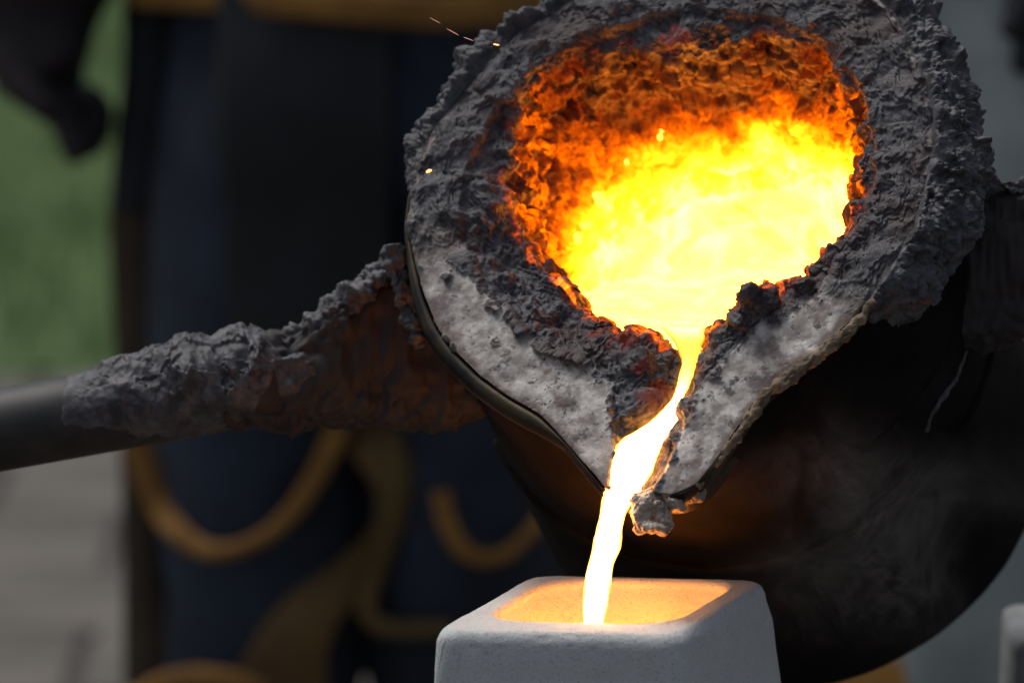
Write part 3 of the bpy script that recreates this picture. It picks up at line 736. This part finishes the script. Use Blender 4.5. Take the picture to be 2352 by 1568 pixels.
# tables below the frame that carry the moulds
M['board'] = m_simple('scorched timber', (.08, .055, .035), (.16, .12, .08), 12, .8)
def box(bm, c_, s_, rot=0):
    r = bmesh.ops.create_cube(bm, size=1); R_ = Matrix.Translation(Vector(c_)) @ Matrix.Rotation(rot, 4, 'Z') @ Matrix.Diagonal((*s_, 1))
    bmesh.ops.transform(bm, matrix=R_, verts=r['verts'])
def part_box(name, boxes, m_, parent, bev=.003):
    bm = bmesh.new()
    for bb in boxes: box(bm, *bb)
    bmesh.ops.bevel(bm, geom=list(bm.edges), offset=bev, segments=2, affect='EDGES', profile=.5)
    me = bpy.data.meshes.new(name); bm.to_mesh(me); bm.free(); return link_mesh(name, me, m_, parent, False)
hb = Hm - .32
tb = thing('trestle', 'low timber trestle carrying the pale mould block', 'trestle', (cen_m[0] + .1, cen_m[1], 0))
for k in range(4): part_box('plank', [((cen_m[0] + .12, cen_m[1] - .19 + k * .125, hb - .02), (1.3, .115, .036))], M['board'], tb)
for sx in (-.45, .68):
    for sy in (-.17, .17): part_box('leg', [((cen_m[0] + sx, cen_m[1] + sy, (hb - .04) / 2), (.06, .06, hb - .04))], M['board'], tb)

# ------------------------------------------------------------------ second mould at the right edge
P0 = W(2500, 1425, 4.95)
mo2 = thing('mould', 'plain grey mould block at the lower right corner behind the ladle', 'mould', (P0[0], P0[1], P0[2] - .5))
rings = []
for z, k in [(-.5, .078), (-.4, .076), (-.1, .071), (-.012, .0695), (-.004, .068), (0, .062), (0, .03), (0.0, .01), (0, .002)]:
    q_ = []
    for a in np.linspace(0, 2 * np.pi, 96, endpoint=False):
        c_, s_ = math.cos(a), math.sin(a); r = k / max(abs(c_), abs(s_)) * (1 - .06 * (min(abs(c_), abs(s_)) / max(abs(c_), abs(s_))) ** 6)
        q_.append((P0[0] + r * c_, P0[1] + r * s_, P0[2] + z))
    rings.append(q_)
G = np.array(rings); mesh_np('mould_body', G.reshape(-1, 3), gridq(len(G), 96), m_simple('grey mould', (.16, .17, .17), (.24, .25, .25), 30, .9), mo2)
tb2 = thing('trestle', 'small timber stand under the plain grey mould block', 'trestle', (P0[0], P0[1], 0))
for k in range(3): part_box('plank', [((P0[0], P0[1] - .12 + k * .12, P0[2] - .52), (.4, .11, .036))], M['board'], tb2)
for sx in (-.15, .15):
    for sy in (-.11, .11): part_box('leg', [((P0[0] + sx, P0[1] + sy, (P0[2] - .54) / 2), (.05, .05, P0[2] - .54))], M['board'], tb2)

# ------------------------------------------------------------------ sparks
def spark(x, y, d_, ln, r_, ang, m_, label):
    dirv = math.cos(ang) * RT + math.sin(ang) * UP; c_ = W(x, y, d_)
    k = np.linspace(-1, 1, 9); rr = r_ * np.sqrt(np.clip(1 - k ** 2, .02, 1))
    o = tube('spark', [c_ + dirv * ln * v * a for a in k], rr * v, m_, None, 10); tag(o, label, 'spark')
spark(985, 393, 4.40, 7, 3.2, .4, M['ember'], 'orange ember flying in front of the grey rim, upper left')
spark(1040, 74, 4.45, 16, .9, -.5, M['spark'], 'thin red spark against the dark clothing left of the rim')
spark(1076, 90, 4.45, 12, .9, -.35, M['spark'], 'thin red spark right at the outer edge of the rim')
spark(1140, 103, 4.38, 7, 1.3, -.15, M['ember'], 'short bright spark over the grey slag near the top')
spark(1000, 48, 4.46, 14, .7, -.5, M['spark'], 'faint red spark below the ochre jacket hem')

# ------------------------------------------------------------------ workers behind
M['navy'] = m_simple('navy work cloth', (.007, .010, .017), (.024, .034, .058), 4, .9, 0, .4, .004, 40)
M['black'] = m_simple('black leather', (.006, .0065, .008), (.011, .0115, .015), 20, .7)
M['maroon'] = m_simple('dark maroon gauntlet leather', (.014, .009, .010), (.024, .013, .014), 20, .7)
M['ochre'] = m_simple('ochre leather', (.22, .10, .016), (.33, .16, .028), 16, .8)
M['brownl'] = m_simple('dark brown leather', (.035, .022, .010), (.06, .038, .016), 12, .8)
M['grey'] = m_simple('pale grey cloth', (.28, .31, .295), (.40, .43, .415), 8, .9)
M['skin'] = m_simple('skin', (.35, .2, .14), (.42, .25, .18), 20, .6)
def skin_body(name, joints, edges, m_, parent, levels=2):
    me = bpy.data.meshes.new(name); me.from_pydata([j[0] for j in joints], edges, [])
    o = bpy.data.objects.new(name, me); C.objects.link(o)
    md = o.modifiers.new('s', 'SKIN'); md.use_smooth_shade = True
    me.skin_vertices  # layer made by the modifier below
    if not me.skin_vertices: pass
    return o, md
def build_skin(name, joints, edges, m_, parent, levels=2, root=0):
    bm = bmesh.new(); sl_ = bm.verts.layers.skin.verify()
    vs = []
    for (p, r) in joints:
        q_ = bm.verts.new(p); q_[sl_].radius = r if isinstance(r, tuple) else (r, r); vs.append(q_)
    vs[root][sl_].use_root = True
    for a, b_ in edges: bm.edges.new((vs[a], vs[b_]))
    me = bpy.data.meshes.new(name + '_s'); bm.to_mesh(me); bm.free()
    o = bpy.data.objects.new(name, me); C.objects.link(o)
    o.modifiers.new('s', 'SKIN'); sb = o.modifiers.new('u', 'SUBSURF'); sb.levels = levels; sb.render_levels = levels
    bpy.context.view_layer.update()
    ev = o.evaluated_get(bpy.context.evaluated_depsgraph_get()); nm = bpy.data.meshes.new_from_object(ev)
    bpy.data.objects.remove(o); bpy.data.meshes.remove(me)
    nm.name = name
    return link_mesh(name, nm, m_, parent)
def worker(x0, x1, dep, cloth, label, loc_name, facing=0):
    """x0,x1: photo x of the two leg centres."""
    a = W(x0, 784, dep); b_ = W(x1, 784, dep); xm = (a[0] + b_[0]) / 2; y0 = a[1]; hx = abs(b_[0] - a[0]) / 2
    p = thing('person', label, 'person', (xm, y0, 0))
    J = [((xm, y0, .98), (.19, .15)), ((xm, y0, 1.18), (.18, .14)), ((xm, y0 - .02, 1.40), (.20, .14)), ((xm, y0 - .03, 1.53), (.07, .07)), ((xm, y0 - .05, 1.64), (.085, .10)), ((xm, y0 - .05, 1.75), (.075, .09))]
    E = [(0, 1), (1, 2), (2, 3), (3, 4), (4, 5)]
    for s in (-1, 1):
        k = len(J)
        J += [((xm + s * hx * .95, y0, .90), (.195, .15)), ((xm + s * hx, y0 - .01, .70), (.195, .15)), ((xm + s * hx, y0 - .02, .50), (.195, .145)), ((xm + s * hx, y0, .30), (.195, .145)), ((xm + s * hx, y0 + .01, .10), (.085, .095))]
        E += [(0, k), (k, k + 1), (k + 1, k + 2), (k + 2, k + 3), (k + 3, k + 4)]
    return p, J, E, xm, y0, hx
# --- worker 1: navy, straddling left and centre
p1, J, E, xm, y0, hx = worker(602, 1065, 6.7, 'navy', 'worker in navy trousers and ochre-trimmed leather chaps, one dark gauntlet hanging', '')
g0 = W(120, 60, 6.6); sh = (xm - .21, y0 - .02, 1.40); el = (g0[0] - .06, y0 + .04, 1.18)
k = len(J); J += [(sh, .08), (el, .065), (tuple(g0 + np.array([0, 0, .10])), .05)]; E += [(2, k), (k, k + 1), (k + 1, k + 2)]
k = len(J); J += [((xm + .22, y0 - .02, 1.40), .08), ((xm + .33, y0 + .05, 1.16), .065), ((xm + .34, y0 - .10, .98), .05)]; E += [(2, k), (k, k + 1), (k + 1, k + 2)]
body = build_skin('body', J, E, M['navy'], p1)
# gauntlet with five fingers hanging down and to the right
def wp(x, y, d_): return tuple(W(x, y, d_))
def glove(parent, pts, m_, s=1.):
    (wx, wy), (kx, ky), d_ = pts
    J = [(wp(wx, wy, d_), .085 * s), (wp((wx + kx) / 2, (wy + ky) / 2, d_), (.085 * s, .05 * s)), (wp(kx, ky, d_), (.07 * s, .04 * s))]; E = [(0, 1), (1, 2)]
    return J, E
J = [(wp(70, -200, 6.62), .13), (wp(80, -60, 6.62), .115), (wp(60, 60, 6.62), (.085, .07)), (wp(100, 170, 6.62), (.062, .05)), (wp(125, 235, 6.62), (.050, .038))]; E = [(0, 1), (1, 2), (2, 3), (3, 4)]
fing = [((150, 275), (170, 335), (188, 378), 6.58), ((175, 270), (205, 325), (222, 362), 6.61), ((195, 245), (225, 300), (232, 335), 6.64), ((205, 220), (235, 265), (240, 300), 6.67), ((50, 190), (90, 235), (128, 268), 6.55)]
for a, b_, c_, d_ in fing:
    k = len(J); J += [(wp(*a, d_), .021), (wp(*b_, d_ - .005), .019), (wp(*c_, d_ - .008), .017)]; E += [(4 if a[0] > 60 else 3, k), (k, k + 1), (k + 1, k + 2)]
build_skin('gauntlet', J, E, M['maroon'], p1)
J = [(tuple(np.array([xm + .34, y0 - .10, 1.0])), .06), (tuple(np.array([xm + .34, y0 - .13, .93])), (.05, .04)), ((xm + .33, y0 - .15, .86), (.045, .03))]; E = [(0, 1), (1, 2)]
for q2 in range(5):
    k = len(J); J += [((xm + .30 + q2 * .02, y0 - .16, .83), .013), ((xm + .30 + q2 * .02, y0 - .15, .79), .011)]; E += [(2, k), (k, k + 1)]
build_skin('gauntlet', J, E, M['maroon'], p1)
# jacket with ochre hem, boots, helmet
def loft(name, secs, m_, parent, n=72, amp=.006):
    G = []
    for (x, y, z, rx, ry) in secs:
        a = np.linspace(0, 2 * np.pi, n, endpoint=False); G.append(np.column_stack([x + rx * np.cos(a), y + ry * np.sin(a), np.full(n, z)]))
    G = np.array(G)
    d = fbm(G.reshape(-1, 3) * 9, 3).reshape(G.shape[:2]) * amp
    nn = G - G.mean(1, keepdims=True); nn /= np.linalg.norm(nn, axis=2)[..., None] + 1e-9
    G = G + nn * d[..., None]
    return mesh_np(name, G.reshape(-1, 3), gridq(len(G), n), m_, parent)
hz = float(W(800, 18, 6.5)[2])
loft('jacket', [(xm, y0, z, rx, ry) for z, rx, ry in ((hz + .03, .27, .205), (1.10, .25, .19), (1.25, .235, .175), (1.40, .25, .17), (1.48, .18, .13), (1.54, .08, .085))], M['navy'], p1)
hem = [W(x, y, dd) for x, y, dd in ((300, -22, 6.58), (480, -10, 6.47), (640, 0, 6.43), (820, 14, 6.40), (980, 26, 6.40), (1110, 24, 6.42), (1260, 10, 6.48), (1420, -10, 6.60))]
tube('jacket_hem', hem, .019, M['ochre'], p1, 20, flat=.35, upv=(0, 0, 1), sub=6)
for s in (-1, 1):
    bt = loft('boot', [(xm + s * hx, y0 + dy, z, rx, ry) for z, rx, ry, dy in ((.26, .075, .08, 0), (.15, .062, .07, 0), (.10, .064, .10, -.03), (.06, .066, .15, -.06), (.02, .068, .16, -.06), (.0, .066, .155, -.06), (.001, .01, .01, -.06))], M['black'], p1)
G = []
loft('helmet', [(xm, y0 - .05, z, rx, ry) for z, rx, ry in ((1.70, .12, .14), (1.72, .115, .135), (1.78, .105, .125), (1.83, .075, .09), (1.85, .02, .03), (1.851, .001, .001))], M['ochre'], p1, amp=0)
# chaps: ribbons and flaps that follow the legs (points dropped on to the body, then lifted 12 mm)
bpy.context.view_layer.update()
bvb = BVHTree.FromObject(body, bpy.context.evaluated_depsgraph_get()); bwi = body.matrix_world.inverted()
def on_body(x, y, lift, dflt):
    h = bvb.ray_cast(bwi @ Vector(CAM), bwi.to_3x3() @ Vector(ray(x, y)))
    d_ = dflt if h[0] is None else float((np.array(body.matrix_world @ h[0]) - CAM) @ FW) - lift
    return min(d_, dflt)
def strap(name, pts, wid, m_, parent, dflt=6.66, fl=.3, lift=.02, n=20):
    P_ = np.array([W(x, y, on_body(x, y, lift, dflt)) for x, y in pts]); 
    return tube(name, P_, np.asarray(wid) * v * 1.49, m_, parent, n, flat=fl, upv=tuple(RT * .3 + UP * .7), sub=8)
def ribbon(name, pts, wid, m_, parent, dflt=6.66, lift=.02, thick=.004):
    pts = np.array(pts, float); wid = np.asarray(wid, float) * np.ones(len(pts))
    t0 = np.arange(len(pts)); tt_ = np.linspace(0, len(pts) - 1, (len(pts) - 1) * 8 + 1)
    px_ = np.stack([np.interp(tt_, t0, pts[:, 0]), np.interp(tt_, t0, pts[:, 1])], 1)
    k = np.hanning(9); k /= k.sum()
    px_ = np.stack([np.convolve(np.pad(px_[:, c], 4, 'edge'), k, 'valid') for c in (0, 1)], 1)
    wd = np.interp(tt_, t0, wid)
    T_ = np.gradient(px_, axis=0); T_ /= np.linalg.norm(T_, axis=1)[:, None]; Nn = np.stack([-T_[:, 1], T_[:, 0]], 1)
    dps = np.array([on_body(x, y, lift, dflt) for x, y in px_]); dps = np.convolve(np.pad(dps, 4, 'edge'), k, 'valid')
    G = []
    for (x, y), n2, w_, d_ in zip(px_, Nn, wd, dps):
        row = []
        for s, e in ((-1, 0), (-.95, -1), (0, -1.4), (.95, -1), (1, 0), (.95, 1), (0, 1), (-.95, 1)):
            row.append(W(x + n2[0] * w_ * s / 2, y + n2[1] * w_ * s / 2, d_ + e * thick))
        G.append(row)
    G = np.array(G)
    return mesh_np(name, G.reshape(-1, 3), gridq(len(G), 8), m_, parent)
ribbon('chaps_trim', [(316, 1010), (325, 1060), (350, 1130), (390, 1200), (440, 1248), (490, 1268), (550, 1260), (620, 1225), (680, 1165), (730, 1085), (765, 1010), (785, 950)], [66, 66, 64, 60, 52, 42, 36, 38, 44, 50, 54, 60], M['ochre'], p1, 6.60)
ribbon('chaps_panel', [(800, 930), (850, 990), (890, 1060), (905, 1130), (895, 1210), (850, 1270), (790, 1330), (720, 1400), (670, 1480), (640, 1600)], [120, 140, 120, 80, 70, 76, 90, 130, 170, 230], m_simple('ochre brown leather', (.10, .055, .016), (.16, .09, .026), 12, .8), p1, 6.60)
ribbon('chaps_trim', [(905, 1000), (912, 1120), (890, 1250), (856, 1330), (836, 1400), (870, 1440), (950, 1446), (1040, 1440)], [34, 36, 40, 46, 48, 44, 40, 34], m_simple('dull ochre leather', (.10, .06, .016), (.15, .09, .022), 12, .8), p1, 6.59)
ribbon('chaps_trim', [(1010, 1120), (1025, 1200), (1060, 1262), (1110, 1286), (1170, 1270), (1225, 1215), (1260, 1160)], [44, 44, 42, 36, 34, 34, 34], M['ochre'], p1, 6.58)
ribbon('chaps_trim', [(300, 1610), (370, 1568), (450, 1556), (540, 1562), (610, 1590)], [36, 50, 56, 50, 40], M['ochre'], p1, 6.56)
ribbon('chaps_panel', [(700, -80), (700, 300), (710, 700), (720, 960)], [400, 390, 370, 330], M['black'], p1, 6.60)
ribbon('chaps_flap', [(352, -80), (346, 150), (325, 320), (302, 500)], [140, 128, 122, 108], M['black'], p1, 6.64)
ribbon('chaps_flap', [(303, 470), (308, 640), (318, 850), (322, 1100), (328, 1300), (335, 1600)], [108, 112, 104, 88, 92, 104], M['brownl'], p1, 6.645)
# --- worker 2, right, grey with ochre gaiters
p2, J, E, xm2, y2, hx2 = worker(2270, 2740, 6.3, 'grey', 'worker in pale grey trousers and ochre gaiters at the right edge', '')
k = len(J); g2 = W(2400, -60, 6.1)
J += [((xm2 - .21, y2 - .02, 1.40), .08), ((xm2 - .30, y2 - .05, 1.15), .065), (tuple(g2 + np.array([0.02, 0, .08])), .05)]; E += [(2, k), (k, k + 1), (k + 1, k + 2)]
k = len(J); J += [((xm2 + .22, y2 - .02, 1.40), .08), ((xm2 + .33, y2 + .05, 1.16), .065), ((xm2 + .34, y2 - .10, .98), .05)]; E += [(2, k), (k, k + 1), (k + 1, k + 2)]
body2 = build_skin('body', J, E, M['grey'], p2)
J = [(wp(2440, -150, 6.1), .065), (wp(2410, -20, 6.1), .06), (wp(2390, 70, 6.1), (.05, .04))]; E = [(0, 1), (1, 2)]
for (a, b_, c_, d_) in [((2360, 110), (2352, 150), (2350, 175), 6.08), ((2378, 120), (2372, 165), (2370, 190), 6.1), ((2398, 122), (2396, 165), (2396, 192), 6.12), ((2416, 118), (2420, 155), (2424, 180), 6.14), ((2350, 20), (2328, 60), (2322, 95), 6.06)]:
    k = len(J); J += [(wp(*a, d_), .017), (wp(*b_, d_), .0155), (wp(*c_, d_), .0135)]; E += [(2 if a[1] > 60 else 1, k), (k, k + 1), (k + 1, k + 2)]
build_skin('gauntlet', J, E, M['black'], p2)
for s in (-1, 1):
    loft('gaiter', [(xm2 + s * hx2, y2, z, r, r) for z, r in ((.07, .14), (.15, .155), (.26, .16), (.38, .16), (.50, .15), (.502, .12))], M['ochre'], p2, amp=.02)
    loft('boot', [(xm2 + s * hx2, y2 + dy, z, rx, ry) for z, rx, ry, dy in ((.16, .07, .08, 0), (.10, .064, .10, -.03), (.06, .066, .15, -.06), (.02, .068, .16, -.06), (.0, .066, .155, -.06), (.001, .01, .01, -.06))], M['black'], p2)
loft('helmet', [(xm2, y2 - .05, z, rx, ry) for z, rx, ry in ((1.70, .12, .14), (1.72, .115, .135), (1.78, .105, .125), (1.83, .075, .09), (1.85, .02, .03), (1.851, .001, .001))], M['ochre'], p2, amp=0)

# ------------------------------------------------------------------ ground, pavement, lawn
def plane_grid(name, x0, x1, ya, yb, z, nx, ny_, m_, amp=0, sc=1.):
    xs = np.linspace(x0, x1, nx); ys = np.linspace(ya, yb, ny_); XX, YY = np.meshgrid(xs, ys)
    V_ = np.column_stack([XX.ravel(), YY.ravel(), np.zeros(XX.size)]); V_[:, 2] = z + (fbm(V_ * sc, 3) * amp if amp else 0)
    o = mesh_np(name, V_, gridq(ny_, nx, False), m_); o['kind'] = 'structure'; return o
g = plane_grid('ground', -150, 150, -100, 200, -.03, 2, 2, m_simple('bare earth', (.12, .10, .08), (.20, .17, .14), 3, .95))
gy = float(onz(200, 850, 0)[1])
M['pave'] = m_simple('grey paving', (.075, .066, .055), (.13, .116, .10), 2.2, .9, 0, .5, .004, 30)
M['pave2'] = m_simple('dark paving', (.05, .045, .039), (.09, .081, .07), 2.2, .9, 0, .5, .004, 30)
pv = plane_grid('pavement', -6, 6, -6, gy - .02, -.012, 2, 2, m_simple('joint sand', (.045, .041, .036), (.07, .065, .06), 8, .95))
n_p = 0
slabs = {}
for j in range(11):
    for i in range(15):
        w_, h_ = .44, .36
        x = -3.25 + i * .45 + (.2 if j % 2 else 0); y = gy - .24 - j * .37
        key = (i * 7 + j * 3) % 6
        if key not in slabs:
            bm = bmesh.new(); box(bm, (0, 0, 0), (w_ - .004 * key, h_ - .003 * key, .04)); bmesh.ops.bevel(bm, geom=list(bm.edges), offset=.008, segments=1, affect='EDGES')
            slabs[key] = bpy.data.meshes.new('paving_stone'); bm.to_mesh(slabs[key]); bm.free(); slabs[key].materials.append(M['pave2'] if key in (1, 4) else M['pave'])
        o = bpy.data.objects.new('paving_stone', slabs[key]); C.objects.link(o); o.parent = pv; o.location = (x, y, -.018 + .003 * ((i * 5 + j) % 3)); o.rotation_euler = (0, 0, .01 * ((i + j) % 3 - 1))
lw_ = plane_grid('lawn', -12, 12, gy, gy + 30, 0, 60, 120, m_simple('grass green soil', (.058, .105, .030), (.10, .16, .050), 1.6, .95), .02, 1.)
nb_ = 60000
bx = rng.uniform(-3.2, 3.2, nb_); by = gy + rng.uniform(0, 6.5, nb_); hh = rng.uniform(.03, .075, nb_); ang = rng.uniform(0, np.pi, nb_); ln = rng.normal(0, .02, (nb_, 2))
wv = .0035
V_ = np.zeros((nb_, 3, 3)); V_[:, 0] = np.column_stack([bx - wv * np.cos(ang), by - wv * np.sin(ang), np.full(nb_, -.01)]); V_[:, 1] = np.column_stack([bx + wv * np.cos(ang), by + wv * np.sin(ang), np.full(nb_, -.01)])
V_[:, 2] = np.column_stack([bx + ln[:, 0], by + ln[:, 1], hh])
gr = mesh_np('grass', V_.reshape(-1, 3), np.arange(nb_ * 3).reshape(-1, 3), m_simple('grass blades', (.070, .13, .032), (.13, .21, .062), 5, .7), smooth=False); gr['kind'] = 'stuff'; gr['label'] = 'short mown grass on the lawn behind the workers'

# ------------------------------------------------------------------ thin smoke curling in front of the drum
m = bpy.data.materials.new('smoke'); m.use_nodes = True; t = m.node_tree; t.nodes.clear()
ou = t.nodes.new('ShaderNodeOutputMaterial'); pvn = t.nodes.new('ShaderNodeVolumePrincipled')
pvn.inputs['Color'].default_value = (.85, .85, .86, 1); pvn.inputs['Anisotropy'].default_value = 0
t.links.new(pvn.outputs[0], ou.inputs['Volume'])
geo = t.nodes.new('ShaderNodeNewGeometry')
big = noise(t, 7, 3, .5, .5, geo.outputs['Position']); fine = noise(t, 13, 6, .6, 3.4, geo.outputs['Position'])
rid = mth(t, 'SUBTRACT', 1.0, mth(t, 'MULTIPLY', mth(t, 'ABSOLUTE', mth(t, 'SUBTRACT', fine, .5)), 9.0), True)
rid = mth(t, 'POWER', rid, 2.2)
bigm = ramp(t, [(.44, (0, 0, 0)), (.66, (1, 1, 1))], big)
tco = t.nodes.new('ShaderNodeTexCoord'); gr_ = t.nodes.new('ShaderNodeVectorMath'); gr_.operation = 'SUBTRACT'; gr_.inputs[1].default_value = (.5, .5, .5); t.links.new(tco.outputs['Generated'], gr_.inputs[0])
gl = t.nodes.new('ShaderNodeVectorMath'); gl.operation = 'LENGTH'; t.links.new(gr_.outputs[0], gl.inputs[0])
fall = ramp(t, [(.15, (1, 1, 1)), (.47, (0, 0, 0))], gl.outputs['Value'])
dens = mth(t, 'MULTIPLY', mth(t, 'MULTIPLY', mth(t, 'ADD', mth(t, 'MULTIPLY', rid, 2.0), .12), bigm), fall)
t.links.new(dens, pvn.inputs['Density'])
sm = []
for (x, y, d_, rx, ry, rz) in ((2030, 1200, 4.355, 520, 420, .06), (1800, 1060, 4.34, 260, 210, .05), (2290, 1420, 4.40, 190, 260, .06), (1640, 1230, 4.33, 190, 90, .03)):
    bm = bmesh.new(); bmesh.ops.create_icosphere(bm, subdivisions=3, radius=1)
    bmesh.ops.transform(bm, matrix=Matrix.Translation(Vector(W(x, y, d_))) @ Matrix(cam2w.tolist()).to_4x4() @ Matrix.Diagonal((rx * v, ry * v, rz, 1)), verts=bm.verts)
    sm.append(bm)
bm = sm[0]; me = bpy.data.meshes.new('smoke'); bm.to_mesh(me); bm.free()
so_ = link_mesh('smoke', me, m); so_['kind'] = 'stuff'; so_['label'] = 'thin grey smoke curling in front of the dark ladle drum'
for bm in sm[1:]: bm.free()
